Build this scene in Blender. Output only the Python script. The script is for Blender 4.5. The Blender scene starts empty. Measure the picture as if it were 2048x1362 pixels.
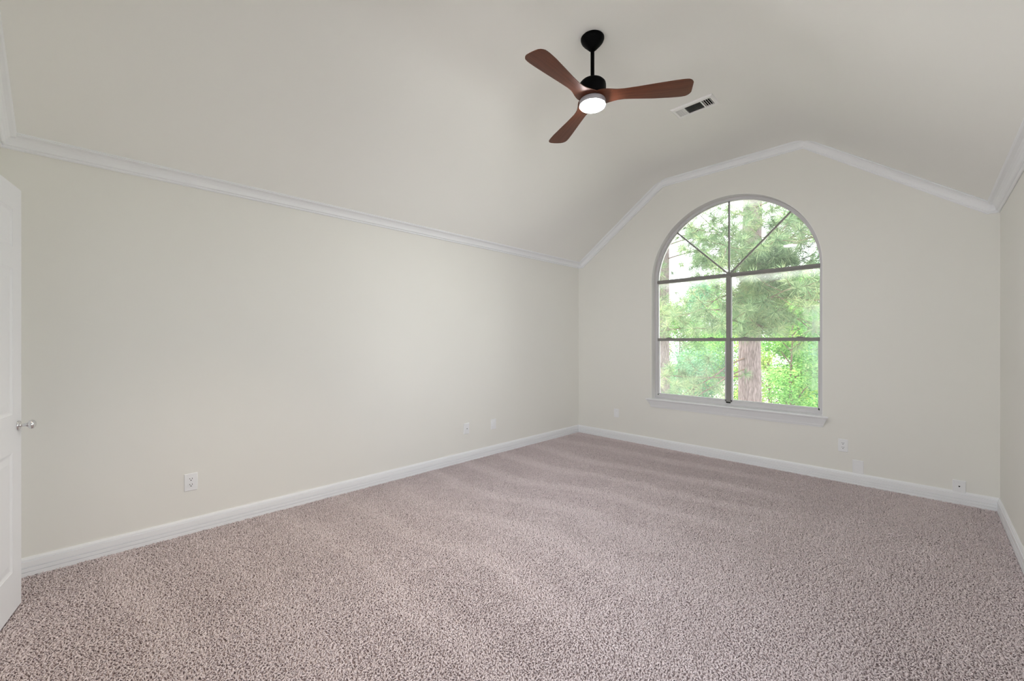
import bpy, bmesh, math, random
from mathutils import Vector, Matrix
from mathutils.noise import noise as pnoise

# ------------------------------------------------------------------ camera, sky, exposure
scn = bpy.context.scene
COL = scn.collection
H = 1.30
YAW = math.radians(45.0697)
cam_d = bpy.data.cameras.new('camera')
cam_d.sensor_width = 36.0
cam_d.lens = 36.0 * 824.2 / 2048.0
cam_d.shift_y = 1.85 / 2048.0
cam_d.clip_start = 0.02
cam = bpy.data.objects.new('camera', cam_d)
cam.location = (0, 0, H)
cam.rotation_euler = (math.radians(90), 0, YAW)
COL.objects.link(cam)
scn.camera = cam

SKY = 4.2
LAMP = 275.0
LAMP_COLOR = (1.0, 0.99, 0.975, 1)
w = bpy.data.worlds.new('overcast_sky')
scn.world = w
w.use_nodes = True
bg = w.node_tree.nodes['Background']
bg.inputs['Color'].default_value = (0.93, 0.96, 1.0, 1)
bg.inputs['Strength'].default_value = SKY

sun_d = bpy.data.lights.new('sun', 'SUN')
sun_d.energy = 15.0; sun_d.angle = math.radians(4.0); sun_d.color = (1.0, 0.96, 0.90)
sun = bpy.data.objects.new('sun', sun_d)
sun.rotation_euler = Vector((0.42, 0.10, -0.90)).to_track_quat('-Z', 'Y').to_euler()
COL.objects.link(sun)

scn.view_settings.view_transform = 'Standard'
scn.view_settings.look = 'None'
scn.view_settings.exposure = 0.16
scn.view_settings.gamma = 1.0
scn.view_settings.use_curve_mapping = False
scn.cycles.max_bounces = 14
scn.cycles.diffuse_bounces = 10
scn.cycles.transparent_max_bounces = 24
scn.cycles.sample_clamp_indirect = 6.0
scn.cycles.caustics_reflective = False
scn.cycles.caustics_refractive = False

# ------------------------------------------------------------------ room measures (metres)
XL, XR, YB, YF = -3.526, 0.405, 4.869, -0.39
ZC = 3.26                       # flat part of the ceiling
KL, KR = -2.285, -0.820         # folds of the vault
ZL, ZR = 2.381, 2.328           # where the slopes meet the side walls
TH = 0.17                       # outer wall thickness
WCX, WR, WSP, WSILL = -1.552, 0.860, 2.040, 0.593   # arched opening

def zceil(x):
    if x < KL: return ZL + (x - XL) / (KL - XL) * (ZC - ZL)
    if x > KR: return ZC + (x - KR) / (XR - KR) * (ZR - ZC)
    return ZC

def portal(name, loc, rot, sx, sy):
    l = bpy.data.lights.new(name, 'AREA')
    l.shape = 'RECTANGLE'; l.size = sx; l.size_y = sy
    l.cycles.is_portal = True
    o = bpy.data.objects.new(name, l)
    o.location = loc; o.rotation_euler = rot
    COL.objects.link(o)
    o['kind'] = 'helper'
    return o

R = math.radians
portal('daylight_portal', (WCX, YB + 0.30, 1.74), (R(-90), 0, 0), 1.74, 2.34)

# ------------------------------------------------------------------ materials
def new_mat(name):
    m = bpy.data.materials.new(name); m.use_nodes = True
    nt = m.node_tree
    return m, nt, nt.nodes['Principled BSDF']

def N(nt, t, **kw):
    n = nt.nodes.new(t)
    for k, v in kw.items():
        if k in n.inputs.keys(): n.inputs[k].default_value = v
        else: setattr(n, k, v)
    return n

def setp(b, color=None, rough=0.5, spec=0.3, metal=0.0):
    if color is not None: b.inputs['Base Color'].default_value = (*color, 1)
    b.inputs['Roughness'].default_value = rough
    b.inputs['Specular IOR Level'].default_value = spec
    b.inputs['Metallic'].default_value = metal

def paint(name, color, rough=0.6, spec=0.2, bump=0.03, scale=260.0, var=0.012):
    m, nt, b = new_mat(name)
    setp(b, color, rough, spec)
    tc = N(nt, 'ShaderNodeTexCoord')
    nz = N(nt, 'ShaderNodeTexNoise', Scale=scale, Detail=3.0)
    nt.links.new(tc.outputs['Object'], nz.inputs['Vector'])
    bp = N(nt, 'ShaderNodeBump', Strength=bump, Distance=0.002)
    nt.links.new(nz.outputs['Fac'], bp.inputs['Height'])
    nt.links.new(bp.outputs['Normal'], b.inputs['Normal'])
    n2 = N(nt, 'ShaderNodeTexNoise', Scale=1.7, Detail=2.0)
    nt.links.new(tc.outputs['Object'], n2.inputs['Vector'])
    mx = N(nt, 'ShaderNodeMix', data_type='RGBA')
    mx.inputs['A'].default_value = (*[c * (1 - var) for c in color], 1)
    mx.inputs['B'].default_value = (*[min(1, c * (1 + var)) for c in color], 1)
    nt.links.new(n2.outputs['Fac'], mx.inputs['Factor'])
    nt.links.new(mx.outputs['Result'], b.inputs['Base Color'])
    return m

M_WALL = paint('wall_paint', (0.826, 0.824, 0.785), 0.62, 0.15, 0.05, 330.0)
M_CEIL = paint('ceiling_paint', (0.890, 0.892, 0.868), 0.75, 0.1, 0.05, 280.0)
M_TRIM = paint('trim_enamel', (0.875, 0.892, 0.915), 0.38, 0.3, 0.01, 90.0, 0.006)
M_REVEAL = paint('reveal_paint', (0.90, 0.895, 0.885), 0.55, 0.2, 0.02, 300.0, 0.006)
M_DOOR = paint('door_enamel', (0.83, 0.845, 0.865), 0.4, 0.3, 0.02, 120.0, 0.006)
M_PLATE = paint('plate_plastic', (0.86, 0.875, 0.895), 0.3, 0.4, 0.0, 50.0, 0.003)
M_BRICK = paint('outside_render', (0.55, 0.45, 0.38), 0.8, 0.1, 0.2, 60.0)

def plain(name, color, rough=0.5, spec=0.3, metal=0.0):
    m, nt, b = new_mat(name); setp(b, color, rough, spec, metal)
    tc = N(nt, 'ShaderNodeTexCoord'); nz = N(nt, 'ShaderNodeTexNoise', Scale=80.0)
    nt.links.new(tc.outputs['Object'], nz.inputs['Vector'])
    mr = N(nt, 'ShaderNodeMapRange'); mr.inputs['To Min'].default_value = max(0, rough - .05); mr.inputs['To Max'].default_value = min(1, rough + .05)
    nt.links.new(nz.outputs['Fac'], mr.inputs['Value']); nt.links.new(mr.outputs['Result'], b.inputs['Roughness'])
    return m

M_FRAME = plain('window_aluminium', (0.26, 0.255, 0.245), 0.45, 0.3, 0.0)
M_FRAMEW = plain('window_frame_pale', (0.66, 0.655, 0.67), 0.45, 0.3, 0.0)
M_CHROME = plain('brushed_chrome', (0.75, 0.75, 0.76), 0.18, 0.5, 1.0)
M_BLACK = plain('matte_black_metal', (0.002, 0.002, 0.0024), 0.5, 0.05)
M_HOLE = plain('dark_opening', (0.012, 0.012, 0.012), 0.8, 0.1)
M_RING = plain('lamp_ring_plastic', (0.34, 0.33, 0.36), 0.4, 0.3)
M_VENT = plain('vent_enamel', (0.90, 0.90, 0.905), 0.4, 0.3)
M_VENTIN = plain('vent_grey_blade', (0.22, 0.22, 0.22), 0.5, 0.2)

def lamp_mat():
    m, nt, b = new_mat('lamp_diffuser')
    setp(b, (0.9, 0.9, 0.9), 0.4)
    b.inputs['Emission Color'].default_value = LAMP_COLOR
    b.inputs['Emission Strength'].default_value = LAMP
    return m
M_LAMP = lamp_mat()

def wood_mat():
    m, nt, b = new_mat('walnut_blade'); setp(b, None, 0.42, 0.35)
    tc = N(nt, 'ShaderNodeTexCoord')
    mp = N(nt, 'ShaderNodeMapping'); mp.inputs['Scale'].default_value = (3.0, 55.0, 30.0)
    nt.links.new(tc.outputs['Object'], mp.inputs['Vector'])
    nz = N(nt, 'ShaderNodeTexNoise', Scale=1.6, Detail=6.0, Roughness=0.6, Distortion=0.6)
    nt.links.new(mp.outputs['Vector'], nz.inputs['Vector'])
    cr = N(nt, 'ShaderNodeValToRGB')
    cr.color_ramp.elements[0].position = 0.3; cr.color_ramp.elements[0].color = (0.070, 0.020, 0.0095, 1)
    cr.color_ramp.elements[1].position = 0.75; cr.color_ramp.elements[1].color = (0.160, 0.050, 0.024, 1)
    nt.links.new(nz.outputs['Fac'], cr.inputs['Fac']); nt.links.new(cr.outputs['Color'], b.inputs['Base Color'])
    return m
M_WOOD = wood_mat()

def glass_mat(name, haze, fog_top=0.0, ztop=0.0, tint=(1, 1, 1)):
    m, nt, b = new_mat(name)
    nt.nodes.remove(b)
    out = nt.nodes['Material Output']
    tr = N(nt, 'ShaderNodeBsdfTransparent'); tr.inputs['Color'].default_value = (*[0.985 * t for t in tint], 1)
    gl = N(nt, 'ShaderNodeBsdfGlossy'); gl.inputs['Roughness'].default_value = 0.02
    fr = N(nt, 'ShaderNodeFresnel'); fr.inputs['IOR'].default_value = 1.45
    m1 = N(nt, 'ShaderNodeMixShader')
    nt.links.new(fr.outputs['Fac'], m1.inputs['Fac']); nt.links.new(tr.outputs[0], m1.inputs[1]); nt.links.new(gl.outputs[0], m1.inputs[2])
    tl = N(nt, 'ShaderNodeBsdfTranslucent'); tl.inputs['Color'].default_value = (0.93, 0.93, 0.95, 1)
    m2 = N(nt, 'ShaderNodeMixShader')
    tc = N(nt, 'ShaderNodeTexCoord')
    nz = N(nt, 'ShaderNodeTexNoise', Scale=3.5, Detail=4.0)
    nt.links.new(tc.outputs['Object'], nz.inputs['Vector'])
    mr = N(nt, 'ShaderNodeMapRange'); mr.inputs['From Min'].default_value = 0.3; mr.inputs['From Max'].default_value = 0.75
    mr.inputs['To Min'].default_value = haze * 0.6; mr.inputs['To Max'].default_value = haze * 1.4
    nt.links.new(nz.outputs['Fac'], mr.inputs['Value'])
    src = mr.outputs['Result']
    if fog_top > 0:
        sp = N(nt, 'ShaderNodeSeparateXYZ'); nt.links.new(tc.outputs['Object'], sp.inputs[0])
        ad = N(nt, 'ShaderNodeMath', operation='MULTIPLY_ADD'); ad.inputs[1].default_value = 0.10
        nt.links.new(nz.outputs['Fac'], ad.inputs[0]); nt.links.new(sp.outputs['Z'], ad.inputs[2])
        fg = N(nt, 'ShaderNodeMapRange', interpolation_type='SMOOTHSTEP')
        fg.inputs['From Min'].default_value = ztop - 0.06; fg.inputs['From Max'].default_value = ztop + 0.055
        fg.inputs['To Min'].default_value = 0.0; fg.inputs['To Max'].default_value = fog_top
        nt.links.new(ad.outputs[0], fg.inputs['Value'])
        mm = N(nt, 'ShaderNodeMath', operation='MAXIMUM')
        nt.links.new(fg.outputs['Result'], mm.inputs[0]); nt.links.new(src, mm.inputs[1]); src = mm.outputs[0]
    nt.links.new(src, m2.inputs['Fac']); nt.links.new(m1.outputs[0], m2.inputs[1]); nt.links.new(tl.outputs[0], m2.inputs[2])
    nt.links.new(m2.outputs[0], out.inputs['Surface'])
    return m

def carpet_mat(name, attr):
    m, nt, b = new_mat(name); setp(b, (0.38, 0.315, 0.315), 0.95, 0.03)
    L = nt.links.new
    if attr:
        at = N(nt, 'ShaderNodeAttribute', attribute_name='yarn_shade')
        cr = N(nt, 'ShaderNodeValToRGB')
        e = cr.color_ramp.elements
        e[0].position = 0.0; e[0].color = (*YARN[0], 1)
        e[1].position = 1.0; e[1].color = (*YARN[2], 1)
        x = e.new(0.5); x.color = (*YARN[1], 1)
        L(at.outputs['Fac'], cr.inputs['Fac']); L(cr.outputs['Color'], b.inputs['Base Color'])
    return m
YARN = ((0.61, 0.525, 0.530), (0.80, 0.704, 0.712), (0.93, 0.845, 0.855))
M_PILE = carpet_mat('cut_pile_carpet', True)
M_CARPET = carpet_mat('carpet_backing', False)


def bark_mat():
    m, nt, b = new_mat('pine_bark'); setp(b, None, 0.9, 0.1)
    L = nt.links.new
    tc = N(nt, 'ShaderNodeTexCoord')
    mp = N(nt, 'ShaderNodeMapping'); mp.inputs['Scale'].default_value = (1, 1, 0.16)
    L(tc.outputs['Object'], mp.inputs['Vector'])
    vo = N(nt, 'ShaderNodeTexVoronoi', Scale=34.0, feature='DISTANCE_TO_EDGE'); L(mp.outputs['Vector'], vo.inputs['Vector'])
    nz = N(nt, 'ShaderNodeTexNoise', Scale=30.0, Detail=5.0); L(mp.outputs['Vector'], nz.inputs['Vector'])
    mu = N(nt, 'ShaderNodeMath', operation='MULTIPLY_ADD'); mu.inputs[1].default_value = 1.3
    L(vo.outputs['Distance'], mu.inputs[0]); 
    ns = N(nt, 'ShaderNodeMath', operation='MULTIPLY'); ns.inputs[1].default_value = 0.85
    L(nz.outputs['Fac'], ns.inputs[0]); L(ns.outputs[0], mu.inputs[2])
    cr = N(nt, 'ShaderNodeValToRGB')
    cr.color_ramp.elements[0].position = 0.2; cr.color_ramp.elements[0].color = (0.085, 0.062, 0.058, 1)
    cr.color_ramp.elements[1].position = 0.8; cr.color_ramp.elements[1].color = (0.30, 0.245, 0.24, 1)
    L(mu.outputs[0], cr.inputs['Fac']); L(cr.outputs['Color'], b.inputs['Base Color'])
    bp = N(nt, 'ShaderNodeBump', Strength=0.8, Distance=0.03); L(mu.outputs[0], bp.inputs['Height']); L(bp.outputs['Normal'], b.inputs['Normal'])
    return m
M_BARK = bark_mat()
M_TWIG = plain('twig_bark', (0.15, 0.105, 0.085), 0.85, 0.1)

def leaf_mat(name, c0, c1, c2, trans=0.45, scale=1.3):
    m, nt, b = new_mat(name); nt.nodes.remove(b)
    L = nt.links.new
    out = nt.nodes['Material Output']
    tc = N(nt, 'ShaderNodeTexCoord')
    geo = N(nt, 'ShaderNodeNewGeometry')
    nz = N(nt, 'ShaderNodeTexNoise', Scale=scale, Detail=3.0); L(tc.outputs['Object'], nz.inputs['Vector'])
    mx = N(nt, 'ShaderNodeMath', operation='MULTIPLY_ADD'); mx.inputs[1].default_value = 0.55
    L(geo.outputs['Random Per Island'], mx.inputs[0])
    ms = N(nt, 'ShaderNodeMath', operation='MULTIPLY_ADD'); ms.inputs[1].default_value = 1.4; ms.inputs[2].default_value = -0.48
    L(nz.outputs['Fac'], ms.inputs[0]); L(ms.outputs[0], mx.inputs[2])
    cr = N(nt, 'ShaderNodeValToRGB')
    e = cr.color_ramp.elements
    e[0].position = 0.08; e[0].color = (*c0, 1); e[1].position = 0.95; e[1].color = (*c2, 1)
    x = e.new(0.5); x.color = (*c1, 1)
    L(mx.outputs[0], cr.inputs['Fac'])
    d = N(nt, 'ShaderNodeBsdfDiffuse'); t = N(nt, 'ShaderNodeBsdfTranslucent')
    L(cr.outputs['Color'], d.inputs['Color']); L(cr.outputs['Color'], t.inputs['Color'])
    mm = N(nt, 'ShaderNodeMixShader'); mm.inputs['Fac'].default_value = trans
    L(d.outputs[0], mm.inputs[1]); L(t.outputs[0], mm.inputs[2]); L(mm.outputs[0], out.inputs['Surface'])
    return m
M_NEEDLE = leaf_mat('pine_needles', (0.06, 0.11, 0.06), (0.22, 0.335, 0.185), (0.48, 0.53, 0.29), 0.45)
M_LEAF = [leaf_mat('leaf_fresh_green', (0.045, 0.16, 0.035), (0.19, 0.42, 0.12), (0.42, 0.62, 0.20), 0.5),
          leaf_mat('leaf_blue_green', (0.04, 0.13, 0.065), (0.15, 0.34, 0.19), (0.32, 0.52, 0.33), 0.45),
          leaf_mat('leaf_yellow_green', (0.08, 0.18, 0.035), (0.33, 0.50, 0.12), (0.56, 0.64, 0.24), 0.5)]
M_GRASS = paint('lawn', (0.27, 0.28, 0.21), 0.9, 0.1, 0.3, 40.0, 0.25)

# ------------------------------------------------------------------ mesh helpers
def link(name, bm, mat, parent=None, loc=None, rotz=None, smooth=False, bevel=0.0, angle=None):
    me = bpy.data.meshes.new(name)
    bmesh.ops.recalc_face_normals(bm, faces=bm.faces)
    bm.to_mesh(me); bm.free()
    o = bpy.data.objects.new(name, me)
    if mat is not None: me.materials.append(mat)
    if parent is not None: o.parent = parent
    if loc is not None: o.location = loc
    if rotz is not None: o.rotation_euler = (0, 0, rotz)
    if smooth:
        for p in me.polygons: p.use_smooth = True
        if angle: me.set_sharp_from_angle(angle=angle)
    COL.objects.link(o)
    if bevel > 0:
        md = o.modifiers.new('bevel', 'BEVEL'); md.width = bevel; md.segments = 2; md.limit_method = 'ANGLE'
    return o

def struct(o):
    o['kind'] = 'structure'; return o

def tag(o, label, cat, group=None):
    o['label'] = label; o['category'] = cat
    if group: o['group'] = group
    return o

def empty(name, loc, rotz=0.0):
    o = bpy.data.objects.new(name, None); o.location = loc; o.rotation_euler = (0, 0, rotz)
    o.empty_display_size = 0.1
    COL.objects.link(o); return o

def add_box(bm, x0, x1, y0, y1, z0, z1):
    vs = [bm.verts.new((x, y, z)) for z in (z0, z1) for y in (y0, y1) for x in (x0, x1)]
    for f in ((0, 1, 3, 2), (4, 6, 7, 5), (0, 4, 5, 1), (2, 3, 7, 6), (0, 2, 6, 4), (1, 5, 7, 3)):
        bm.faces.new([vs[i] for i in f])
    return vs

def box(x0, x1, y0, y1, z0, z1):
    bm = bmesh.new(); add_box(bm, x0, x1, y0, y1, z0, z1); return bm

def loft(bm, rings, closed_ring=True, cap=True):
    vr = [[bm.verts.new(p) for p in r] for r in rings]
    n = len(vr[0])
    for a, b in zip(vr, vr[1:]):
        for i in range(n if closed_ring else n - 1):
            j = (i + 1) % n
            bm.faces.new((a[i], a[j], b[j], b[i]))
    if cap:
        bm.faces.new(vr[0][::-1]); bm.faces.new(vr[-1])
    return vr

def lathe(bm, prof, seg=32, cx=0.0, cy=0.0):
    rings = [[(cx + r * math.cos(2 * math.pi * i / seg), cy + r * math.sin(2 * math.pi * i / seg), z) for i in range(seg)] for r, z in prof]
    return loft(bm, rings)

def tube(bm, pts, radii, seg=8, cap=True):
    pts = [Vector(p) for p in pts]
    rings = []
    ref = Vector((0.31, 0.77, 0.55))
    for i, p in enumerate(pts):
        t = (pts[min(i + 1, len(pts) - 1)] - pts[max(i - 1, 0)]).normalized()
        a = t.cross(ref)
        if a.length < 1e-3: a = t.cross(Vector((1, 0, 0)))
        a.normalize(); b = t.cross(a)
        rings.append([p + (a * math.cos(2 * math.pi * k / seg) + b * math.sin(2 * math.pi * k / seg)) * radii[i] for k in range(seg)])
    loft(bm, rings, True, cap)

def prism_xz(poly, holes, y0, y1):
    """polygon in the XZ plane, with holes, extruded from y0 to y1"""
    bm = bmesh.new()
    edges = []
    for loop in [poly] + holes:
        vs = [bm.verts.new((x, y0, z)) for x, z in loop]
        for i in range(len(vs)): edges.append(bm.edges.new((vs[i], vs[(i + 1) % len(vs)])))
    bmesh.ops.triangle_fill(bm, use_beauty=True, use_dissolve=False, edges=edges)
    fs = bm.faces[:]
    r = bmesh.ops.extrude_face_region(bm, geom=fs)
    for v in [g for g in r['geom'] if isinstance(g, bmesh.types.BMVert)]: v.co.y = y1
    return bm

# ------------------------------------------------------------------ the setting
struct(link('floor', box(XL - TH, XR + TH, YF - 1.0, YB + TH, -0.15, -0.009), M_CARPET))

arch_n = 48
def arch_loop(r, zb, cx=WCX, spring=WSP):
    pts = [(cx - r, zb), (cx + r, zb)]
    pts += [(cx + r * math.cos(math.pi * i / arch_n), spring + r * math.sin(math.pi * i / arch_n)) for i in range(arch_n + 1)]
    return pts
top = 3.36
back_poly = [(XL - TH, -0.15), (XR + TH, -0.15), (XR + TH, ZR), (XR, ZR + .06), (KR, ZC + .06), (KL, ZC + .06), (XL, ZL + .06), (XL - TH, ZL)]
struct(link('wall_back', prism_xz(back_poly, [arch_loop(WR + .004, WSILL - 0.02)], YB, YB + TH), M_WALL))
struct(link('wall_left', box(XL - TH, XL, YF - 0.12, YB, -0.15, ZL + .03), M_WALL))

# right wall, with an unseen window added beside the camera to light the room
RW_Y0, RW_Y1, RW_Z0, RW_Z1 = 0.65, 2.15, 0.30, 2.10
def right_wall():
    bm = bmesh.new()
    x0, x1 = XR, XR + TH
    add_box(bm, x0, x1, YF - 0.12, RW_Y0, -0.15, ZR + .03)
    add_box(bm, x0, x1, RW_Y1, YB, -0.15, ZR + .03)
    add_box(bm, x0, x1, RW_Y0, RW_Y1, -0.15, RW_Z0)
    add_box(bm, x0, x1, RW_Y0, RW_Y1, RW_Z1, ZR + .03)
    bmesh.ops.remove_doubles(bm, verts=bm.verts, dist=1e-5)
    return bm
struct(link('wall_right', right_wall(), M_WALL))
portal('daylight_portal', (XR + 0.20, (RW_Y0 + RW_Y1) / 2, (RW_Z0 + RW_Z1) / 2), (R(90), 0, R(90)), RW_Y1 - RW_Y0, RW_Z1 - RW_Z0)

# front wall (behind the camera) with the door's opening
DX0, DX1, DZ = -3.160, -2.372, 2.065
front_poly = [(XL - TH, -0.15), (XR + TH, -0.15), (XR + TH, ZR), (XR, ZR + .06), (KR, ZC + .06), (KL, ZC + .06), (XL, ZL + .06), (XL - TH, ZL)]
FW_X0, FW_X1, FW_Z0, FW_Z1 = -2.15, 0.10, 0.25, 2.10       # window added behind the camera for light
front_hole2 = [(FW_X0, FW_Z0), (FW_X1, FW_Z0), (FW_X1, FW_Z1), (FW_X0, FW_Z1)]
portal('daylight_portal', ((FW_X0 + FW_X1) / 2, YF - 0.16, (FW_Z0 + FW_Z1) / 2), (R(90), 0, 0), FW_X1 - FW_X0, FW_Z1 - FW_Z0)
front_hole = [(DX0, -.009), (DX1, -.009), (DX1, DZ), (DX0, DZ)]
struct(link('wall_front', prism_xz(front_poly, [front_hole, front_hole2], YF - 0.12, YF), M_WALL))
bm = bmesh.new()
cy0, cy1 = YF - 1.0, YF - 0.12
add_box(bm, DX0 - .55, DX0 - .45, cy0, cy1, 0, 2.4); add_box(bm, DX1 + .45, DX1 + .55, cy0, cy1, 0, 2.4)
add_box(bm, DX0 - .55, DX1 + .55, cy0 - .1, cy0, 0, 2.4); add_box(bm, DX0 - .55, DX1 + .55, cy0, cy1, 2.4, 2.5)
struct(link('wall_closet', bm, M_WALL))

def fold(xk, d=.12, n=8):
    pts = []
    for i in range(n + 1):
        t = i / n; a, b = xk - d, xk + d
        pts.append(((1 - t) ** 2 * a + 2 * t * (1 - t) * xk + t * t * b, (1 - t) ** 2 * zceil(a) + 2 * t * (1 - t) * ZC + t * t * zceil(b)))
    return pts
ceil_in = [(XL - TH, ZL - TH * .711), (XL, ZL)] + fold(KL) + fold(KR) + [(XR, ZR), (XR + TH, ZR - TH * .75)]
def ceiling():
    bm = bmesh.new()
    a = [bm.verts.new((x, YF - .12, z)) for x, z in ceil_in]
    b = [bm.verts.new((x, YB + TH, z)) for x, z in ceil_in]
    c = [bm.verts.new((x, YF - .12, z + .14)) for x, z in ceil_in]
    d = [bm.verts.new((x, YB + TH, z + .14)) for x, z in ceil_in]
    n = len(a)
    for i in range(n - 1):
        bm.faces.new((a[i], a[i + 1], b[i + 1], b[i])); bm.faces.new((c[i + 1], c[i], d[i], d[i + 1]))
        bm.faces.new((a[i + 1], a[i], c[i], c[i + 1])); bm.faces.new((b[i], b[i + 1], d[i + 1], d[i]))
    bm.faces.new((a[0], b[0], d[0], c[0])); bm.faces.new((a[-1], c[-1], d[-1], b[-1]))
    return bm
struct(link('ceiling', ceiling(), M_CEIL, smooth=True, angle=R(30)))

# crown moulding: profile from the wall (t=0) to the ceiling (t=1), n = towards the room
CP = [(0.0, -0.012), (0.0, 0.006), (0.03, 0.009), (0.10, 0.009), (0.13, 0.003), (0.17, 0.003), (0.20, 0.007), (0.26, 0.0085),
      (0.34, 0.004), (0.46, -0.002), (0.60, -0.004), (0.72, -0.002), (0.80, 0.004), (0.86, 0.009), (0.91, 0.010), (0.92, 0.006), (0.97, 0.007), (1.0, 0.006), (1.0, -0.012)]
CPROJ, CDROP = 0.065, 0.070
def crown_side(xw, sgn, zb, y0, y1):
    A = Vector((0, zb)); Bp = Vector((CPROJ, zceil(xw + sgn * CPROJ)))
    d = Bp - A; nrm = Vector((d.y, -d.x)).normalized()
    prof = [A + d * t + nrm * n for t, n in CP]
    bm = bmesh.new()
    loft(bm, [[(xw + sgn * p.x, y, p.y) for p in prof] for y in (y0, y1)])
    return bm
ZBL, ZBR = 2.350, 2.290
struct(link('trim_1', crown_side(XL, 1, ZBL, YF, YB), M_TRIM))
struct(link('trim_2', crown_side(XR, -1, ZBR, YF, YB), M_TRIM))
def crown_gable(yw, sgn):
    zl, zr = ZBL + CDROP, ZBR + CDROP
    sl = (ZC - ZL) / (KL - XL); sr = (ZC - ZR) / (XR - KR)
    path = [Vector(p) for p in ((XL, zl), (XL + (zl - ZL) / sl, zl), (KL, ZC), (KR, ZC), (XR - (zr - ZR) / sr, zr), (XR, zr))]
    A = Vector((0, CDROP)); Bp = Vector((CPROJ, 0)); d = Bp - A; nrm = Vector((-d.y, d.x)).normalized()
    if nrm.x < 0: nrm = -nrm
    prof = [A + d * t + nrm * n for t, n in CP]
    rings = []
    for i, P in enumerate(path):
        ns = []
        for a, b in ((i - 1, i), (i, i + 1)):
            if a >= 0 and b < len(path):
                e = (path[b] - path[a]).normalized(); ns.append(Vector((e.y, -e.x)))
        m = sum(ns, Vector((0, 0))).normalized(); m = m / m.dot(ns[0])
        rings.append([(P.x + m.x * q.y, yw + sgn * q.x, P.y + m.y * q.y) for q in prof])
    bm = bmesh.new(); loft(bm, rings); return bm
struct(link('trim_3', crown_gable(YB, -1), M_TRIM))
struct(link('trim_4', crown_gable(YF, 1), M_TRIM))

# baseboards
BP = [(0, -.010), (.016, -.010), (.016, .0205), (.009, .0212), (.009, .0226), (.016, .0238), (.016, .0436), (.0085, .0443), (.0085, .0462), (.0148, .0476),
      (.0148, .0790), (.0080, .0796), (.0080, .0812), (.0112, .0822), (.0105, .090), (.007, .097), (.0055, .101), (0, .101)]
def base_y(xw, sgn, y0, y1):
    bm = bmesh.new(); loft(bm, [[(xw + sgn * a, y, z) for a, z in BP] for y in (y0, y1)]); return bm
def base_x(yw, sgn, x0, x1):
    bm = bmesh.new(); loft(bm, [[(x, yw + sgn * a, z) for a, z in BP] for x in (x0, x1)]); return bm
struct(link('baseboard_left', base_y(XL, 1, YF, YB), M_TRIM))
struct(link('baseboard_right', base_y(XR, -1, YF, YB), M_TRIM))
struct(link('baseboard_back', base_x(YB, -1, XL, XR), M_TRIM))
struct(link('baseboard_front', base_x(YF, 1, DX1 + .07, XR), M_TRIM))

# door casing
bm = bmesh.new()
for x0, x1, z0, z1 in ((DX0 - .06, DX0, -.01, DZ + .06), (DX1, DX1 + .06, -.01, DZ + .06), (DX0, DX1, DZ, DZ + .06)):
    add_box(bm, x0, x1, YF, YF + .017, z0, z1)
struct(link('trim_5', bm, M_TRIM, bevel=.004))

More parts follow.
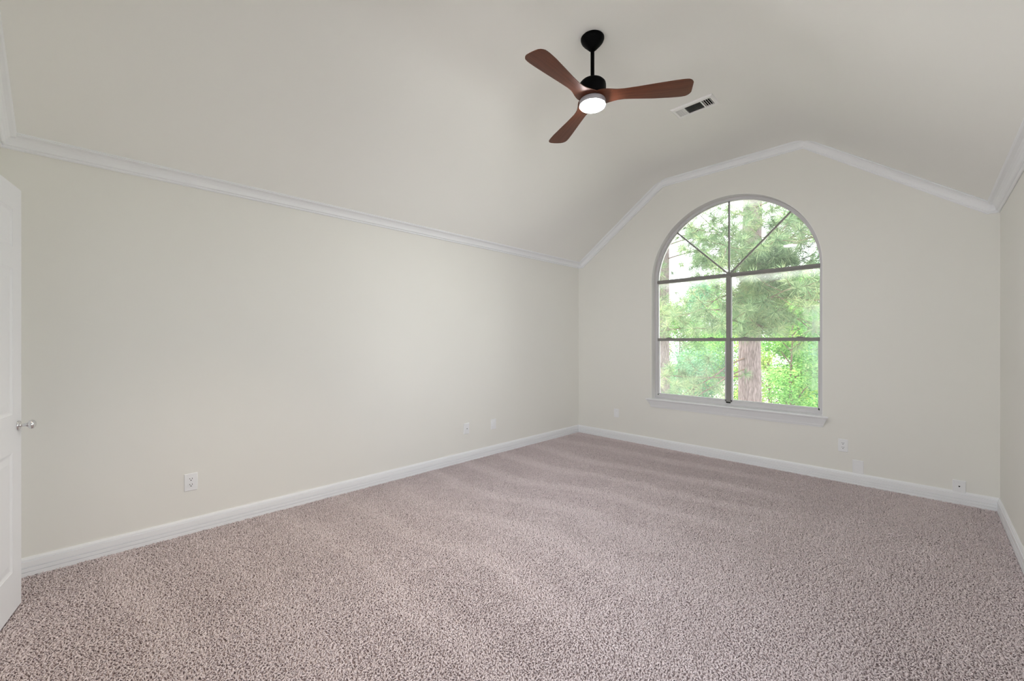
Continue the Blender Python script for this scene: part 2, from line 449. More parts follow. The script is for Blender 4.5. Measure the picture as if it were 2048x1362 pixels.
# carpet pile: one leaning twisted yarn end beside the other, brushed to and fro by the vacuum cleaner
import numpy as np
def carpet_pile():
    rg = np.random.default_rng(3)
    P = 0.0074
    xs = np.arange(XL + .018, XR - .018, P); ys = np.arange(YF + .02, YB - .018, P)
    gx, gy = np.meshgrid(xs, ys); x = gx.ravel(); y = gy.ravel(); n = len(x)
    x = x + rg.uniform(-.5, .5, n) * P; y = y + rg.uniform(-.5, .5, n) * P
    def vn(u, v, seed):                              # smooth value noise
        t = np.random.default_rng(seed).uniform(-1, 1, (64, 64))
        i = np.floor(u).astype(int); j = np.floor(v).astype(int); fu = u - i; fv = v - j
        fu = fu * fu * (3 - 2 * fu); fv = fv * fv * (3 - 2 * fv)
        g = lambda a, b: t[a % 64, b % 64]
        return (g(i, j) * (1 - fu) + g(i + 1, j) * fu) * (1 - fv) + (g(i, j + 1) * (1 - fu) + g(i + 1, j + 1) * fu) * fv
    # strokes run across the room on the left, lengthwise and curving on the right
    wob = .10 * vn(x * 1.1, y * 1.1, 1) + .05 * vn(x * 2.7, y * 2.7, 2)
    phA = (y - .09 * (x - XL) + wob) / .47
    phB = (x + .10 * np.sin((y - .5) * .9) + wob) / .42
    mixB = 1 / (1 + np.exp(-(x + .85 + .25 * vn(x * .8, y * .8, 5)) / .12))
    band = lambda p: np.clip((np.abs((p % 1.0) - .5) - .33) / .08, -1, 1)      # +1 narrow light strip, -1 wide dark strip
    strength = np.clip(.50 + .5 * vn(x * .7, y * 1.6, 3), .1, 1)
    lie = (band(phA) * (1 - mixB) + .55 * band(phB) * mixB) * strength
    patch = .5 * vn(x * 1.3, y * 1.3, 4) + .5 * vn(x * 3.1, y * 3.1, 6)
    ang0 = np.where(mixB > .5, np.pi / 2, 0.0) + np.where(lie + rg.normal(0, .55, n) > 0, np.pi, 0.0)
    ang = ang0 + rg.normal(0, .95, n) + 1.2 * vn(x * 18, y * 18, 7)
    lean = np.clip(rg.normal(1.0, .22, n), .3, 1.35)
    ln = rg.uniform(.012, .018, n); r = rg.uniform(.0025, .0036, n)
    hx_, hy_ = np.cos(ang), np.sin(ang)
    bend = rg.normal(0, .35, n)
    co = np.empty((n, 7, 3), np.float32)
    for k in range(3):
        a = 2 * np.pi * k / 3 + rg.uniform(0, 6.28, n) * 0 + ang
        co[:, k, 0] = x + r * np.cos(a); co[:, k, 1] = y + r * np.sin(a); co[:, k, 2] = .0005
    mh = ln * .55; ml = lean * .55
    mx_ = x + hx_ * np.sin(ml) * mh; my_ = y + hy_ * np.sin(ml) * mh; mz_ = np.cos(ml) * mh
    for k in range(3):
        a = 2 * np.pi * k / 3 + ang + .8
        up = np.cos(a - ang)
        co[:, 3 + k, 0] = mx_ + r * 1.05 * np.cos(a); co[:, 3 + k, 1] = my_ + r * 1.05 * np.sin(a); co[:, 3 + k, 2] = mz_ - up * r * np.sin(ml) * .8
    th = ang + bend; tl = lean * 1.15
    co[:, 6, 0] = mx_ + np.cos(th) * np.sin(tl) * ln * .5; co[:, 6, 1] = my_ + np.sin(th) * np.sin(tl) * ln * .5; co[:, 6, 2] = np.maximum(.003, mz_ + np.cos(tl) * ln * .5)
    co[:, :, 0] = np.clip(co[:, :, 0], XL + .0165, XR - .0165); co[:, :, 1] = np.clip(co[:, :, 1], YF + .0165, YB - .0165)
    b = (np.arange(n) * 7)[:, None]
    quads = np.concatenate([b + np.array([[0, 1, 4, 3]]), b + np.array([[1, 2, 5, 4]]), b + np.array([[2, 0, 3, 5]])], 1).reshape(n, 12)
    tris = np.concatenate([b + np.array([[3, 4, 6]]), b + np.array([[4, 5, 6]]), b + np.array([[5, 3, 6]])], 1).reshape(n, 9)
    li = np.concatenate([quads, tris], 1).ravel().astype(np.int32)
    tot = np.tile(np.array([4, 4, 4, 3, 3, 3], np.int32), n)
    start = np.concatenate([[0], np.cumsum(tot)[:-1]]).astype(np.int32)
    me = bpy.data.meshes.new('carpet_pile')
    me.vertices.add(n * 7); me.vertices.foreach_set('co', co.ravel())
    me.loops.add(len(li)); me.loops.foreach_set('vertex_index', li)
    me.polygons.add(len(tot)); me.polygons.foreach_set('loop_start', start); me.polygons.foreach_set('loop_total', tot)
    me.update(calc_edges=True)
    me.polygons.foreach_set('use_smooth', np.ones(len(tot), bool))
    sh = np.clip(.52 + .17 * lie + .10 * patch + rg.normal(0, .18, n), 0, 1)  # pile-lie shading of the strokes is put into the yarn colour
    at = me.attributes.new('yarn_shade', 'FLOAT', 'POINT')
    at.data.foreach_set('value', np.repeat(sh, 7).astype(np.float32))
    me.materials.append(M_PILE)
    o = bpy.data.objects.new('carpet_pile', me); COL.objects.link(o); o.location.z = -.009
    o['kind'] = 'stuff'
    tag(o, 'mauve beige cut pile carpet with vacuum strokes covering the whole floor', 'carpet')
carpet_pile()

# ------------------------------------------------------------------ the door, ajar, hinged on its far side
DW, DT, DH0, DH1 = 0.765, 0.035, 0.015, 2.042
dA = Vector((-3.1450, -0.2778)); dB = Vector((-2.900, -0.3170))
dang = math.atan2(dB.y - dA.y, dB.x - dA.x)
door = struct(empty('door_1', (dA.x, dA.y, 0.0), dang))
# local: x from the free edge to the hinge, y = 0 the room face, -DT the back
def door_slab():
    st = 0.108
    rails = [(DH0, 0.21), (0.775, 0.955), (1.645, 1.745), (1.925, DH1)]
    bm = bmesh.new()
    xm0, xm1 = DW / 2 - .05, DW / 2 + .05
    add_box(bm, 0, st, -DT, 0, DH0, DH1); add_box(bm, DW - st, DW, -DT, 0, DH0, DH1)
    for z0, z1 in rails: add_box(bm, st, DW - st, -DT, 0, z0, z1)
    cells = []
    for (a, b), (c, d) in zip(rails, rails[1:]):
        add_box(bm, xm0, xm1, -DT, 0, b, c)
        for x0, x1 in ((st, xm0), (xm1, DW - st)): cells.append((x0, x1, b, c))
    return bm, cells
bm, cells = door_slab()
link('slab', bm, M_DOOR, door)
for x0, x1, z0, z1 in cells:
    bm = bmesh.new()
    def rect(i, y): return [(x0 + i, y, z0 + i), (x1 - i, y, z0 + i), (x1 - i, y, z1 - i), (x0 + i, y, z1 - i)]
    loft(bm, [rect(-.001, -DT + .003), rect(-.001, -.001), rect(.006, -.003), rect(.012, -.005), rect(.018, -.0055), rect(.046, -.002), rect(.050, -.002)])
    link('panel', bm, M_DOOR, door)
bm = bmesh.new()
kx, kz = 0.040, 0.893
prof = [(.0235, 0.0), (.0235, .003), (.021, .006), (.010, .008), (.008, .012), (.008, .026), (.012, .032), (.019, .037), (.0225, .044), (.021, .051), (.014, .056), (.004, .057)]
lathe(bm, prof, 24)
for v in bm.verts: v.co = Vector((kx + v.co.x, v.co.z, kz + v.co.y))
kb = link('door_knob', bm, M_CHROME, door, smooth=True, angle=R(50)); kb['label'] = 'small polished chrome knob'
bm = bmesh.new()
for z in (0.25, 1.03, 1.82): tube(bm, [(DW + .004, .004, z - .045), (DW + .004, .004, z + .045)], [.006, .006], 10)
link('hinge', bm, M_CHROME, door)

# ------------------------------------------------------------------ the arched window
win = struct(empty('window_1', (WCX, YB, 0)))
FY0, FY1 = 0.095, 0.150          # the frame's depth behind the wall's face
def wl(name, bm, mat, **k):      # child of the window, drawn in room coordinates
    for v in bm.verts: v.co.x -= WCX; v.co.y -= YB
    return link(name, bm, mat, win, **k)
def arch_band(r0, r1, zb0, zb1, y0, y1, closed_bottom=False):
    """band between two arched outlines, y0..y1 behind the wall"""
    o = arch_loop(r0, zb0); i = arch_loop(r1, zb1)
    bm = bmesh.new()
    if closed_bottom: idx = list(range(len(o))) + [0]
    else: idx = list(range(1, len(o))) + [0]
    rings = [[(o[k][0], YB + y0, o[k][1]), (i[k][0], YB + y0, i[k][1]), (i[k][0], YB + y1, i[k][1]), (o[k][0], YB + y1, o[k][1])] for k in idx]
    loft(bm, rings, True, not closed_bottom)
    return bm
wl('reveal', arch_band(WR + .004, WR, WSILL - .01, WSILL - .01, -0.001, 0.13), M_REVEAL)
FB = 0.590                       # bottom of the frame
FI = WR - 0.034
wl('frame', arch_band(WR - .001, FI, FB, FB + .038, FY0, FY1, True), M_FRAMEW, bevel=.003)
def wbox(name, x0, x1, y0, y1, z0, z1, mat, **k):
    return wl(name, box(x0, x1, YB + y0, YB + y1, z0, z1), mat, **k)
mz = 1.322                       # meeting rails
wbox('mullion', WCX - .024, WCX + .024, FY0 - .006, FY1, FB + .02, WSP, M_FRAME, bevel=.004)
bm = bmesh.new()
add_box(bm, WCX - FI - .004, WCX + FI + .004, YB + FY0 - .002, YB + FY1, WSP - .020, WSP + .022)
add_box(bm, WCX - FI - .004, WCX + FI + .004, YB + FY0 - .010, YB + FY1, WSP - .004, WSP + .008)
wl('transom_bar', bm, M_FRAME, bevel=.002)
for s in (-1, 1):
    xa, xb = (WCX - FI, WCX - .024) if s < 0 else (WCX + .024, WCX + FI)
    wbox('meeting_rail', xa, xb, FY0 - .004, FY1 - .004, mz - .018, mz + .018, M_FRAME, bevel=.003)
    bm = bmesh.new()             # lower sash border
    add_box(bm, xa, xa + .014, YB + FY0 + .004, YB + FY1 - .01, FB + .02, mz - .018)
    add_box(bm, xb - .014, xb, YB + FY0 + .004, YB + FY1 - .01, FB + .02, mz - .018)
    add_box(bm, xa, xb, YB + FY0 + .004, YB + FY1 - .01, FB + .034, FB + .059)
    wl('sash_frame', bm, M_FRAMEW, bevel=.002)
    bm = bmesh.new()
    for f in (.18, .80):
        xc = xa + (xb - xa) * f
        add_box(bm, xc - .030, xc + .030, YB + FY0 - .002, YB + FY0 + .018, mz + .018, mz + .024)
        add_box(bm, xc - .012, xc + .012, YB + FY0 - .004, YB + FY0 + .014, mz + .024, mz + .029)
    wl('sash_lock', bm, M_FRAME, bevel=.001)
def bar(a, b, wd, y0, y1):
    a = Vector(a); b = Vector(b); d = (b - a).normalized(); n = Vector((-d.y, d.x)) * wd / 2
    bm = bmesh.new()
    loft(bm, [[(p.x + n.x, YB + y0, p.y + n.y), (p.x - n.x, YB + y0, p.y - n.y), (p.x - n.x, YB + y1, p.y - n.y), (p.x + n.x, YB + y1, p.y + n.y)] for p in (a, b)])
    return bm
for ang in (45, 90, 135):
    wl('muntin', bar((WCX, WSP + .01), (WCX + (FI + .006) * math.cos(R(ang)), WSP + (FI + .006) * math.sin(R(ang))), .015, FY0 + .014, FY0 + .038), M_FRAME)
wbox('latch', WCX - .024, WCX + .024, FY0 - .012, FY0 + .002, FB + .024, FB + .035, M_BLACK, bevel=.004)

GY = (FY0 + .026, FY0 + .030)
def pane(x0, x1, z0, z1, mat):
    wbox('pane', x0, x1, GY[0], GY[1], z0, z1, mat)
pane(WCX - FI, WCX - .022, WSP - .02, mz, glass_mat('glass_misted_upper_left', .045, .32, WSP - .02))
pane(WCX + .022, WCX + FI, WSP - .02, mz, glass_mat('glass_misted_upper_right', .03, .28, WSP - .02))
pane(WCX - FI, WCX - .022, FB + .03, mz, glass_mat('glass_misted_lower_left', .075))
pane(WCX + .022, WCX + FI, FB + .03, mz, glass_mat('glass_lower_right', .03))
G_FAN = glass_mat('glass_fanlight', .03)
G_FAN2 = glass_mat('glass_misted_fanlight', .03, .25, WSP + FI - .03)
for k in range(4):
    a0 = R(45 * k); n = 12
    pts = [(WCX, WSP + .002)] + [(WCX + FI * math.cos(a0 + R(45) * i / n), WSP + FI * math.sin(a0 + R(45) * i / n)) for i in range(n + 1)]
    bm = bmesh.new()
    loft(bm, [[(x, YB + y, z) for x, z in pts] for y in GY])
    wl('pane', bm, G_FAN2 if k == 1 else G_FAN)

# the sill: a flat stool on a sloping moulded apron with mitred ends
bm = bmesh.new()
SP = [(0.0, .482), (.006, .482), (.008, .492), (.012, .497), (.016, .512), (.026, .535), (.036, .556), (.040, .566), (.044, .570), (.046, .575), (.052, .577), (.054, .585), (.052, .592), (0.0, .593)]
S0, S1 = -2.412, -0.693
prof = SP
rings = []
for x0, s in ((S0, -1), (S1, 1)):
    rings.append([(x0 + s * a, YB - a, z) for a, z in prof])
loft(bm, rings)
wl('sill', bm, M_TRIM)
wbox('stool', WCX - WR, WCX + WR, -0.02, 0.13, WSILL - .02, WSILL + .0005, M_TRIM)

# the added window beside the camera, a daylight fill
fill_win2 = struct(empty('fill_window_side', (XR, (RW_Y0 + RW_Y1) / 2, 0)))
def w2(name, bm, mat):
    for v in bm.verts: v.co.x -= XR; v.co.y -= (RW_Y0 + RW_Y1) / 2
    return link(name, bm, mat, fill_win2)
bm = bmesh.new()
for y0, y1, z0, z1 in ((RW_Y0, RW_Y1, RW_Z0, RW_Z0 + .04), (RW_Y0, RW_Y1, RW_Z1 - .04, RW_Z1), (RW_Y0, RW_Y0 + .04, RW_Z0, RW_Z1), (RW_Y1 - .04, RW_Y1, RW_Z0, RW_Z1), ((RW_Y0 + RW_Y1) / 2 - .025, (RW_Y0 + RW_Y1) / 2 + .025, RW_Z0, RW_Z1)):
    add_box(bm, XR + FY0, XR + FY1, y0, y1, z0, z1)
w2('frame', bm, M_FRAMEW)
w2('pane', box(XR + GY[0], XR + GY[1], RW_Y0 + .04, RW_Y1 - .04, RW_Z0 + .04, RW_Z1 - .04), glass_mat('glass_clear', .02))
w2('sill', box(XR - .045, XR + FY0, RW_Y0 - .04, RW_Y1 + .04, RW_Z0 - .025, RW_Z0 + .001), M_TRIM)

fill_win3 = struct(empty('fill_window_front', ((FW_X0 + FW_X1) / 2, YF, 0)))  # unseen window added to light the ceiling and back wall
def w3(name, bm, mat):
    for v in bm.verts: v.co.x -= (FW_X0 + FW_X1) / 2; v.co.y -= YF
    return link(name, bm, mat, fill_win3)
bm = bmesh.new()
fxm = (FW_X0 + FW_X1) / 2
for x0, x1, z0, z1 in ((FW_X0, FW_X1, FW_Z0, FW_Z0 + .04), (FW_X0, FW_X1, FW_Z1 - .04, FW_Z1), (FW_X0, FW_X0 + .04, FW_Z0, FW_Z1), (FW_X1 - .04, FW_X1, FW_Z0, FW_Z1), (fxm - .025, fxm + .025, FW_Z0, FW_Z1)):
    add_box(bm, x0, x1, YF - .11, YF - .06, z0, z1)
w3('frame', bm, M_FRAMEW)
w3('pane', box(FW_X0 + .04, FW_X1 - .04, YF - .087, YF - .083, FW_Z0 + .04, FW_Z1 - .04), glass_mat('glass_clear_front', .02))
w3('sill', box(FW_X0 - .04, FW_X1 + .04, YF - .06, YF + .045, FW_Z0 - .025, FW_Z0 + .001), M_TRIM)

# ------------------------------------------------------------------ ceiling fan
FX, FYc = -1.517, 2.247
fan = tag(empty('ceiling_fan', (FX, FYc, ZC)), 'ceiling fan with three walnut brown blades, black downrod and lit round lamp', 'ceiling fan')
def fl(name, bm, mat, parent=None, **k): return link(name, bm, mat, parent or fan, **k)
bm = bmesh.new()
lathe(bm, [(.070, 0.0), (.0745, -.005), (.0745, -.012), (.070, -.024), (.058, -.040), (.043, -.056), (.030, -.070), (.022, -.078), (.017, -.081)], 40)
fl('canopy', bm, M_BLACK, smooth=True, angle=R(40))
bm = bmesh.new()
lathe(bm, [(.0125, -.07), (.0125, -.285)], 20)
fl('downrod', bm, M_BLACK, smooth=True, angle=R(40))
bm = bmesh.new()
lathe(bm, [(.014, -.255), (.020, -.266), (.028, -.272), (.052, -.278), (.072, -.287), (.083, -.299), (.086, -.313), (.086, -.384), (.078, -.390)], 40)
fl('motor_housing', bm, M_BLACK, smooth=True, angle=R(40))
ZBLD = -.392
def smooth_interp(tab, x):
    for (a, va), (b, vb) in zip(tab, tab[1:]):
        if x <= b:
            t = (x - a) / (b - a); t = max(0, min(1, t)); 
            return tuple(p + (q - p) * t for p, q in zip(va, vb))
    return tab[-1][1]
# radius: (front offset, back offset, pitch degrees, lift)
BT = [(.00, (.070, -.070, 3, .0)), (.06, (.074, -.080, 4, .0)), (.10, (.056, -.072, 6, .0)), (.15, (.040, -.056, 8, -.001)), (.20, (.038, -.053, 8, -.002)), (.28, (.048, -.057, 8, -.004)),
      (.38, (.063, -.064, 8, -.006)), (.48, (.075, -.070, 7, -.007)), (.54, (.079, -.072, 7, -.008)), (.572, (.077, -.069, 7, -.008)), (.592, (.066, -.058, 7, -.008)), (.602, (.046, -.038, 7, -.008))]
def blade():
    bm = bmesh.new(); rings = []
    n = 34
    for i in range(n + 1):
        s = i / n
        r = .01 + .592 * (1 - (1 - s) ** 1.25)
        f, b, pit, lift = smooth_interp(BT, r)
        th = .011 - .004 * s
        c, sn = math.cos(R(pit)), -math.sin(R(pit))
        ring = []
        m = 7
        for k in range(m):
            u = k / (m - 1); y = b + (f - b) * u; z = th * .5 * (math.sin(math.pi * (0.12 + .76 * u)))
            ring.append((r, y * c - z * sn, y * sn + z * c + lift))
        for k in range(m):
            u = 1 - k / (m - 1); y = b + (f - b) * u; z = -th * .5 * (math.sin(math.pi * (0.12 + .76 * u)))
            ring.append((r, y * c - z * sn, y * sn + z * c + lift))
        rings.append(ring)
    loft(bm, rings); return bm
for k in range(3):
    fl('blade', blade(), M_WOOD, loc=(0, 0, ZBLD), rotz=R(31.5 + 120 * k), smooth=True, angle=R(60))
bm = bmesh.new()
lathe(bm, [(.030, -.380), (.080, -.404), (.083, -.410), (.084, -.434), (.082, -.438)], 48)
ring = fl('light_kit', bm, M_RING, smooth=True, angle=R(40))
bm = bmesh.new()
lathe(bm, [(.081, -.435), (.0815, -.439), (.079, -.443), (.065, -.445), (.04, -.4465), (.01, -.447)], 48)
fl('lamp_diffuser', bm, M_LAMP, ring, smooth=True)

# unseen downlight added to warm the floor by the door, above the camera's view
DLX, DLY = -2.12, 0.38
dl = struct(empty('fill_downlight', (DLX, DLY, ZC)))
bm = bmesh.new()
loft(bm, [[(r * math.cos(2 * math.pi * i / 32), r * math.sin(2 * math.pi * i / 32), z) for i in range(32)] for r, z in ((.085, .001), (.085, -.004), (.066, -.006), (.060, .0)) ], True, False)
link('trim_ring', bm, M_TRIM, dl, smooth=True, angle=R(40))
spd = bpy.data.lights.new('fill_spot', 'SPOT')
spd.energy = 95.0; spd.color = (1.0, 0.84, 0.63); spd.spot_size = R(66); spd.spot_blend = 1.0; spd.shadow_soft_size = 0.05
spo = bpy.data.objects.new('fill_spot', spd); spo.parent = dl; spo.location = (0, 0, -.02)
spo.rotation_euler = (R(4), R(4), 0); COL.objects.link(spo)

# ------------------------------------------------------------------ ceiling vent
VX0, VX1, VY0, VY1 = -1.525, -1.190, 3.415, 3.600
vcx, vcy = (VX0 + VX1) / 2, (VY0 + VY1) / 2
vent = tag(empty('ceiling_vent', (vcx, vcy, ZC)), 'white rectangular air vent with dark slats on the ceiling beyond the fan', 'vent')
hx, hy = (VX1 - VX0) / 2, (VY1 - VY0) / 2
bm = bmesh.new()
def rr(ix, iy, z): return [(-hx + ix, -hy + iy, z), (hx - ix, -hy + iy, z), (hx - ix, hy - iy, z), (-hx + ix, hy - iy, z)]
loft(bm, [rr(0, 0, 0), rr(0, 0, -.004), rr(.010, .010, -.012), rr(.026, .034, -.012), rr(.028, .036, -.002)], True, False)
link('frame', bm, M_VENT, vent)
link('duct', box(-hx + .02, hx - .02, -hy + .03, hy - .03, -.0025, -.0005), M_HOLE, vent)
ix, iy = hx - .027, hy - .035
endw = .072
for s in (-1, 1):
    link('divider', box(s * (ix - endw) - .004, s * (ix - endw) + .004, -iy, iy, -.013, -.002), M_VENT, vent)
    for k in range(4):
        bm = bmesh.new(); xc = s * (ix - endw + .012 + k * .0165)
        loft(bm, [[(xc - s * .003, y, -.003), (xc - s * .0015, y, -.003), (xc + s * .0085, y, -.0135), (xc + s * .007, y, -.0135)] for y in (-iy, iy)])
        link('end_slat', bm, M_VENT, vent)
nsl = 8
for k in range(nsl):
    yc = -iy + (k + .5) * 2 * iy / nsl
    bm = bmesh.new()
    x0 = -(ix - endw) + .004
    loft(bm, [[(x, yc + .002, -.003), (x, yc + .0035, -.003), (x, yc - .0035, -.012), (x, yc - .005, -.012)] for x in (x0, -x0)])
    link('slat', bm, M_VENTIN, vent)

# ------------------------------------------------------------------ outlets and wall plates
def plate_root(name, wall, along, z, label, cat, group=None):
    """local frame: x along the wall, y into the room, z up"""
    if wall == 'left': o = empty(name, (XL, along, z), R(-90))
    else: o = empty(name, (along, YB, z), R(180))
    return tag(o, label, cat, group)
def cover(root, wd, ht, th=.006):
    bm = bmesh.new()
    def q(i, y): return [(-wd / 2 + i, y, -ht / 2 + i), (wd / 2 - i, y, -ht / 2 + i), (wd / 2 - i, y, ht / 2 - i), (-wd / 2 + i, y, ht / 2 - i)]
    loft(bm, [q(0, 0), q(0, th * .55), q(.003, th), q(.006, th)])
    return link('cover_plate', bm, M_PLATE, root)
def disc_y(bm, cx, cz, r, y0, y1, seg=20, flat=1.0):
    loft(bm, [[(cx + r * math.cos(2 * math.pi * i / seg), y, cz + flat * r * math.sin(2 * math.pi * i / seg)) for i in range(seg)] for y in (y0, y1)])
def screw(root, z, y=.006):
    bm = bmesh.new(); disc_y(bm, 0, z, .003, y - .001, y + .0008, 12)
    link('screw', bm, M_PLATE, root)
def duplex(root, dark=True, th=.006, plate=(.072, .116)):
    cover(root, *plate, th)
    for s in (1, -1):
        bm = bmesh.new()
        pts = []
        for i in range(28):
            a = 2 * math.pi * i / 28
            pts.append((.0172 * math.cos(a), max(-.0135, min(.0135, .0172 * math.sin(a)))))
        loft(bm, [[(x, y, s * .0195 + z) for x, z in pts] for y in (th - .001, th + .0022)])
        sk = link('socket', bm, M_PLATE, root)
        if dark:
            for nm, x0, x1, z0, z1 in (('slot', -.0078, -.0052, .0005, .0090), ('slot', .0052, .0078, .0012, .0085)):
                link(nm, box(x0, x1, th + .0012, th + .0026, s * .0195 + z0, s * .0195 + z1), M_HOLE, sk)
            bm = bmesh.new(); disc_y(bm, 0, s * .0195 - .0065, .0031, th + .0012, th + .0026, 14)
            link('ground_hole', bm, M_HOLE, sk)
        else:
            bm = bmesh.new(); disc_y(bm, 0, s * .0195, .0135, th + .002, th + .0045, 24, .8)
            link('safety_cap', bm, M_PLATE, sk)
    screw(root, 0, th)

duplex(plate_root('wall_outlet', 'left', .433, .345, 'white duplex outlet low on the left wall, nearest the door', 'outlet'))
o = plate_root('cable_plate', 'left', 2.815, .352, 'white plate with one small dark cable socket low on the left wall', 'wall plate')
cover(o, .072, .116, .009)
bm = bmesh.new(); disc_y(bm, 0, 0, .0085, .008, .0125, 6); nut = link('coaxial_nut', bm, M_PLATE, o)
bm = bmesh.new(); disc_y(bm, 0, 0, .0045, .011, .0135, 14); link('hole', bm, M_HOLE, nut)
screw(o, .042, .009); screw(o, -.042, .009)
duplex(plate_root('capped_outlet', 'left', 3.212, .345, 'plain white outlet low on the left wall, next to the room corner', 'outlet'), False, .010)

o = plate_root('jack_plate', 'back', -2.907, .345, 'small white plate with an oval insert low on the back wall, left of the window', 'wall plate')
cover(o, .072, .112, .006)
bm = bmesh.new(); disc_y(bm, 0, -.004, .0095, .005, .0085, 24, 2.0); link('oval_insert', bm, M_PLATE, o)
bm = bmesh.new(); add_box(bm, -.006, .006, .0055, .0072, .026, .031); link('label_slot', bm, M_FRAMEW, o)
duplex(plate_root('wall_outlet', 'back', -.537, .337, 'white duplex outlet on the back wall below the right end of the window sill', 'outlet'))
o = plate_root('blank_plate', 'back', -.431, .160, 'plain blank white plate on the back wall touching the baseboard', 'wall plate')
cover(o, .078, .120, .006); screw(o, .030); screw(o, -.030)
o = plate_root('phone_plate', 'back', .193, .141, 'white phone jack plate with a dark hole on the back wall by the right corner', 'wall plate')
cover(o, .073, .094, .013)
bm = bmesh.new(); add_box(bm, -.011, .011, .012, .0155, -.010, .010); jk = link('jack', bm, M_PLATE, o, bevel=.001)
bm = bmesh.new(); loft(bm, [[(-.006, y, .005), (.006, y, .005), (.004, y, -.001), (0, y, -.006), (-.004, y, -.001)] for y in (.0145, .0162)]); link('hole', bm, M_HOLE, jk)
screw(o, -.036, .013)

# ------------------------------------------------------------------ outside: ground, pines, leafy trees
GZ = -3.1
M_BOUNCE = paint('pale_bounce_felt', (0.76, 0.735, 0.70), 0.9, 0.1, 0.2, 70.0, 0.05)  # pale, so the added roofs reflect light onto the ceiling
M_BOUNCE_DIM = paint('grey_bounce_felt', (0.44, 0.43, 0.42), 0.9, 0.1, 0.2, 70.0, 0.05)  # dimmer reflector, for less bounce on the left ceiling slope
def bounce_roof(pts):  # unseen roof added below a window to bounce daylight indoors
    bm = bmesh.new()
    loft(bm, [pts, [(x, y, z - .12) for x, y, z in pts]])
    return bm
y0 = YB + TH; x0 = XR + TH
struct(link('bounce_roof_back', bounce_roof([(-6.0, y0, -.30), (2.2, y0, -.30), (2.2, y0 + 2.3, -.85), (-6.0, y0 + 2.3, -.85)]), M_BOUNCE))
struct(link('bounce_roof_right', bounce_roof([(x0, -3.0, -.30), (x0 + 6.0, -3.0, -1.0), (x0 + 6.0, 5.0, -1.0), (x0, 5.0, -.30)]), M_BOUNCE_DIM))
yf = YF - .125
struct(link('bounce_roof_front', bounce_roof([(-2.5, yf - .0, -.30), (-2.5, yf - 6.0, -1.0), (x0, yf - 6.0, -1.0), (x0, yf, -.30)]), M_BOUNCE))
g = struct(link('ground', box(-60, 40, YB + TH + .3, 80, GZ - .3, GZ), M_GRASS))

rnd = random.Random(7)
def add_needles(bm, c, axis, n, ln, wd):
    axis = Vector(axis).normalized()
    a = axis.cross(Vector((.3, .2, .93))).normalized(); b = axis.cross(a)
    for _ in range(n):
        th = rnd.uniform(0, 2 * math.pi); ph = math.acos(rnd.uniform(-.25, 1.0))
        d = axis * math.cos(ph) + (a * math.cos(th) + b * math.sin(th)) * math.sin(ph)
        l = ln * rnd.uniform(.7, 1.1)
        s = d.cross(Vector((rnd.uniform(-1, 1), rnd.uniform(-1, 1), rnd.uniform(-1, 1)))).normalized() * wd * .5
        p0 = c - axis * rnd.uniform(0, ln * .35); p1 = p0 + d * l * .55 ; p2 = p0 + d * l + Vector((0, 0, -l * .10))
        v = [bm.verts.new(q) for q in (p0 - s, p0 + s, p1 + s, p2, p1 - s)]
        bm.faces.new(v)

def pine_bough(tree, base, az, length, rise, ntw, tuft_n, needle, wd, r0, xlim):
    """one bough with side twigs; needles as its sub-part, all in the tree's frame"""
    base = Vector(base)
    d = Vector((math.cos(az), math.sin(az), rise)).normalized()
    pts = []; p = base.copy(); steps = 9
    def keep(q):
        q.x = max(xlim[0] + .22, min(xlim[1] - .22, q.x)); q.y = min(q.y, xlim[2] - .22); return q
    for i in range(steps + 1):
        pts.append(keep(p.copy()))
        d = (d + Vector((rnd.uniform(-.15, .15), rnd.uniform(-.13, .13), rnd.uniform(-.12, .12) - .015))).normalized()
        p = p + d * length / steps
    bmb = bmesh.new(); bmn = bmesh.new()
    tube(bmb, pts, [r0 * (1 - .85 * i / steps) for i in range(steps + 1)], 6)
    for k in range(ntw):
        f = .25 + .75 * (k + rnd.random()) / ntw
        i = min(steps - 1, int(f * steps)); q = pts[i].lerp(pts[i + 1], f * steps - i)
        t = (pts[i + 1] - pts[i]); t = t.normalized() if t.length > 1e-4 else d
        side = t.cross(Vector((0, 0, 1))).normalized() * (1 if k % 2 else -1)
        td = (t * .6 + side * rnd.uniform(.2, 1.0) + Vector((0, 0, rnd.uniform(-.6, .6)))).normalized()
        l = length * rnd.uniform(.09, .26) * (1.25 - .5 * f)
        q1 = keep(q + td * l * .5 + Vector((0, 0, rnd.uniform(-.05, .04)))); q2 = keep(q1 + (td + Vector((0, 0, .25))).normalized() * l * .5)
        tube(bmb, [q, q1, q2 + Vector((.001, 0, .001))], [r0 * .26, r0 * .18, r0 * .12], 5)
        add_needles(bmn, q2, td + Vector((0, 0, .3)), tuft_n, needle, wd)
        if rnd.random() < .75: add_needles(bmn, q1, td, int(tuft_n * .6), needle, wd)
    add_needles(bmn, pts[-1], d, tuft_n, needle, wd)
    br = link('branch', bmb, M_TWIG, tree, smooth=True)
    link('needles', bmn, M_NEEDLE, br)

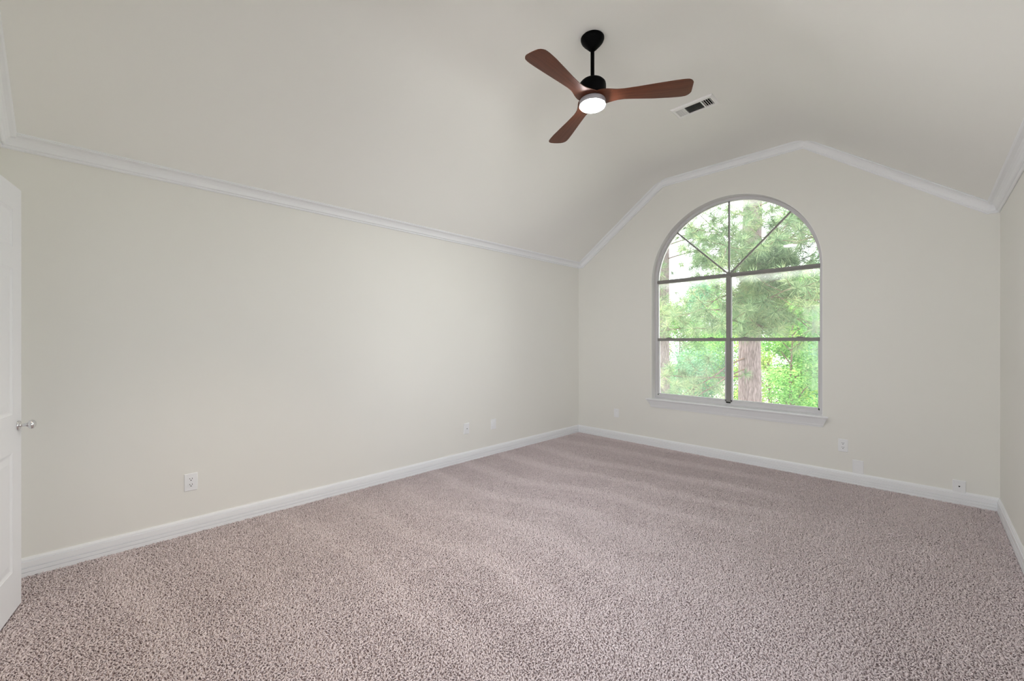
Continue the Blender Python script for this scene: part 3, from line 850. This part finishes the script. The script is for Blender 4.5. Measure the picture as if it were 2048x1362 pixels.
def pine(x, y, r, lean, taper, xlim, label, boughs):
    t = tag(empty('pine_tree', (x, y, GZ)), label, 'tree', 'pine trees outside the window')
    bm = bmesh.new()
    pts = [(lean * z + .02 * math.sin(z * .9), .02 * math.sin(z * 1.3), z) for z in [i * .6 for i in range(26)]]
    tube(bm, pts, [max(.04, r * (1.25 if i == 0 else 1.08 if i == 1 else 1 - taper * max(0, i - 5))) for i in range(26)], 20)
    link('trunk', bm, M_BARK, t, smooth=True)
    lim = (xlim[0] - x, xlim[1] - x, xlim[2] - y)
    for h, az, ln, rise, ntw, tn, nd, wd in boughs:
        zz = h - GZ
        pine_bough(t, (lean * zz, 0, zz), R(az), ln, rise, ntw, tn, nd, wd, .019, lim)
    return t

NL, NW = .185, .0052
# main pine, seen through the right-hand panes
B1 = []
for i in range(16):                                  # the crown, all round
    B1.append((3.0 + i * .34, rnd.uniform(-105, 25) if i < 9 else rnd.uniform(-200, 20), rnd.uniform(1.6, 3.2), rnd.uniform(-.1, .35), 14, 60, NL, NW))
for i in range(14):                                  # boughs reaching towards the house
    h = 1.45 + 1.9 * (i + rnd.random()) / 14
    B1.append((h, rnd.uniform(-128, -58) if h < 2.35 else rnd.uniform(-104, -44), rnd.uniform(2.2, 3.3), rnd.uniform(-.10, .12), 17, 66, NL, NW))
for h, az, ln, rise in ((1.0, -110, 3.3, -.10), (.75, -105, 3.3, -.06), (.6, -112, 3.1, -.08)):
    B1.append((h, az, ln, rise, 17, 66, NL, NW))
for i in range(13):
    B1.append((1.8 + 1.5 * (i + rnd.random()) / 13, rnd.uniform(-80, -40), rnd.uniform(2.0, 3.2), rnd.uniform(-.12, .12), 17, 66, NL, NW))
pine(-2.60, 9.5, .215, .012, .030, (-3.62, -.45, 10.4), 'pine with a thick straight trunk behind the right-hand panes of the window', B1)
B2 = []
for i in range(34):
    B2.append((1.5 + i * .16, rnd.uniform(-175, 10), rnd.uniform(1.6, 3.4), rnd.uniform(-.15, .3), 15, 56, NL, NW))
pine(-4.97, 10.5, .25, .004, .026, (-8.4, -3.66, 10.85), 'pine with its trunk half hidden by the left edge of the window frame', B2)

def add_leaf(bm, c, size):
    d = Vector((rnd.uniform(-1, 1), rnd.uniform(-1, 1), rnd.uniform(-.8, .4))).normalized()
    s = d.cross(Vector((rnd.uniform(-1, 1), rnd.uniform(-1, 1), rnd.uniform(-1, 1)))).normalized()
    l = size * rnd.uniform(.7, 1.2); wv = s * l * .28
    v = [bm.verts.new(q) for q in (c, c + d * l * .45 + wv, c + d * l, c + d * l * .45 - wv)]
    bm.faces.new(v)

def leafy(x, y, top, tot, clumps, leaves, size, mat, label, name='leafy_tree', cat='tree', z0=0.25):
    h = top - GZ; rad = .64 * tot; cm = .34 * tot; h -= cm
    t = tag(empty(name, (x, y, GZ)), label, cat, 'leafy trees and shrubs outside the window')
    bmb = bmesh.new(); bml = bmesh.new()
    tube(bmb, [(0, 0, 0), (.05, .03, h * .3), (-.04, .02, h * .6), (.02, 0, h * .85)], [.06, .05, .035, .012], 8)
    for k in range(clumps):
        f = z0 + (1 - z0) * (k + rnd.random()) / clumps
        rr_ = rad * math.sqrt(max(.1, 1 - ((f - .5) / .56) ** 2))
        a = rnd.uniform(0, 2 * math.pi); q = rr_ * math.sqrt(rnd.uniform(.1, 1))
        c = Vector((q * math.cos(a), q * math.sin(a), h * f))
        tube(bmb, [(0, 0, max(.2, c.z - q * .8)), c * .6 + Vector((0, 0, (c.z - q * .5) * .4)), c], [.018, .012, .005], 5)
        cr_ = cm * rnd.uniform(.75, 1.0)
        for _ in range(int(leaves * 1.6)):
            u = Vector((rnd.gauss(0, 1), rnd.gauss(0, 1), rnd.gauss(0, .8))).normalized() * cr_ * rnd.random() ** .4
            add_leaf(bml, c + u, size * .78)
    link('trunk', bmb, M_TWIG, t)
    link('foliage', bml, mat, t)

A, Bq, Cq = M_LEAF
leafy(-2.35, 12.2, 2.7, 1.2, 26, 420, .085, A, 'bright green leafy tree nearest the thick pine trunk, filling the lower right pane')
leafy(-4.75, 12.2, 1.3, 1.2, 22, 420, .085, Bq, 'bluish green leafy shrub low behind the lower left pane', 'leafy_shrub', 'shrub', .15)
leafy(-3.45, 14.9, 3.5, 1.4, 26, 420, .095, Cq, 'yellow green tree just left of the thick pine trunk')
leafy(-6.3, 14.9, 3.0, 1.4, 24, 420, .095, A, 'fresh green tree behind the half hidden pine trunk')
leafy(-2.3, 18.1, 4.8, 1.65, 26, 420, .11, Bq, 'blue green tree behind the lower right pane, second row back')
leafy(-5.6, 18.1, 3.8, 1.65, 26, 420, .11, A, 'fresh green tree between the two pine trunks, further back')
leafy(-8.9, 18.1, 3.9, 1.65, 24, 420, .11, Cq, 'yellow green tree rising at the left edge of the window')
leafy(-4.0, 22.0, 4.8, 1.95, 26, 420, .13, A, 'distant fresh green tree hidden mostly by the thick pine trunk')
leafy(-8.0, 22.0, 4.9, 1.95, 26, 420, .13, Bq, 'distant blue green tree seen between the pines')
leafy(-12.0, 22.0, 5.0, 1.95, 24, 420, .13, A, 'distant fresh green tree at the far left of the window')
leafy(-4.6, 26.6, 5.6, 2.3, 26, 420, .16, Cq, 'farthest yellow green tree behind the right-hand panes')
leafy(-9.3, 26.6, 5.8, 2.3, 26, 420, .16, A, 'farthest fresh green tree behind the left-hand panes')
leafy(-14.0, 26.6, 6.0, 2.3, 24, 420, .16, Cq, 'farthest yellow green tree at the left window edge')
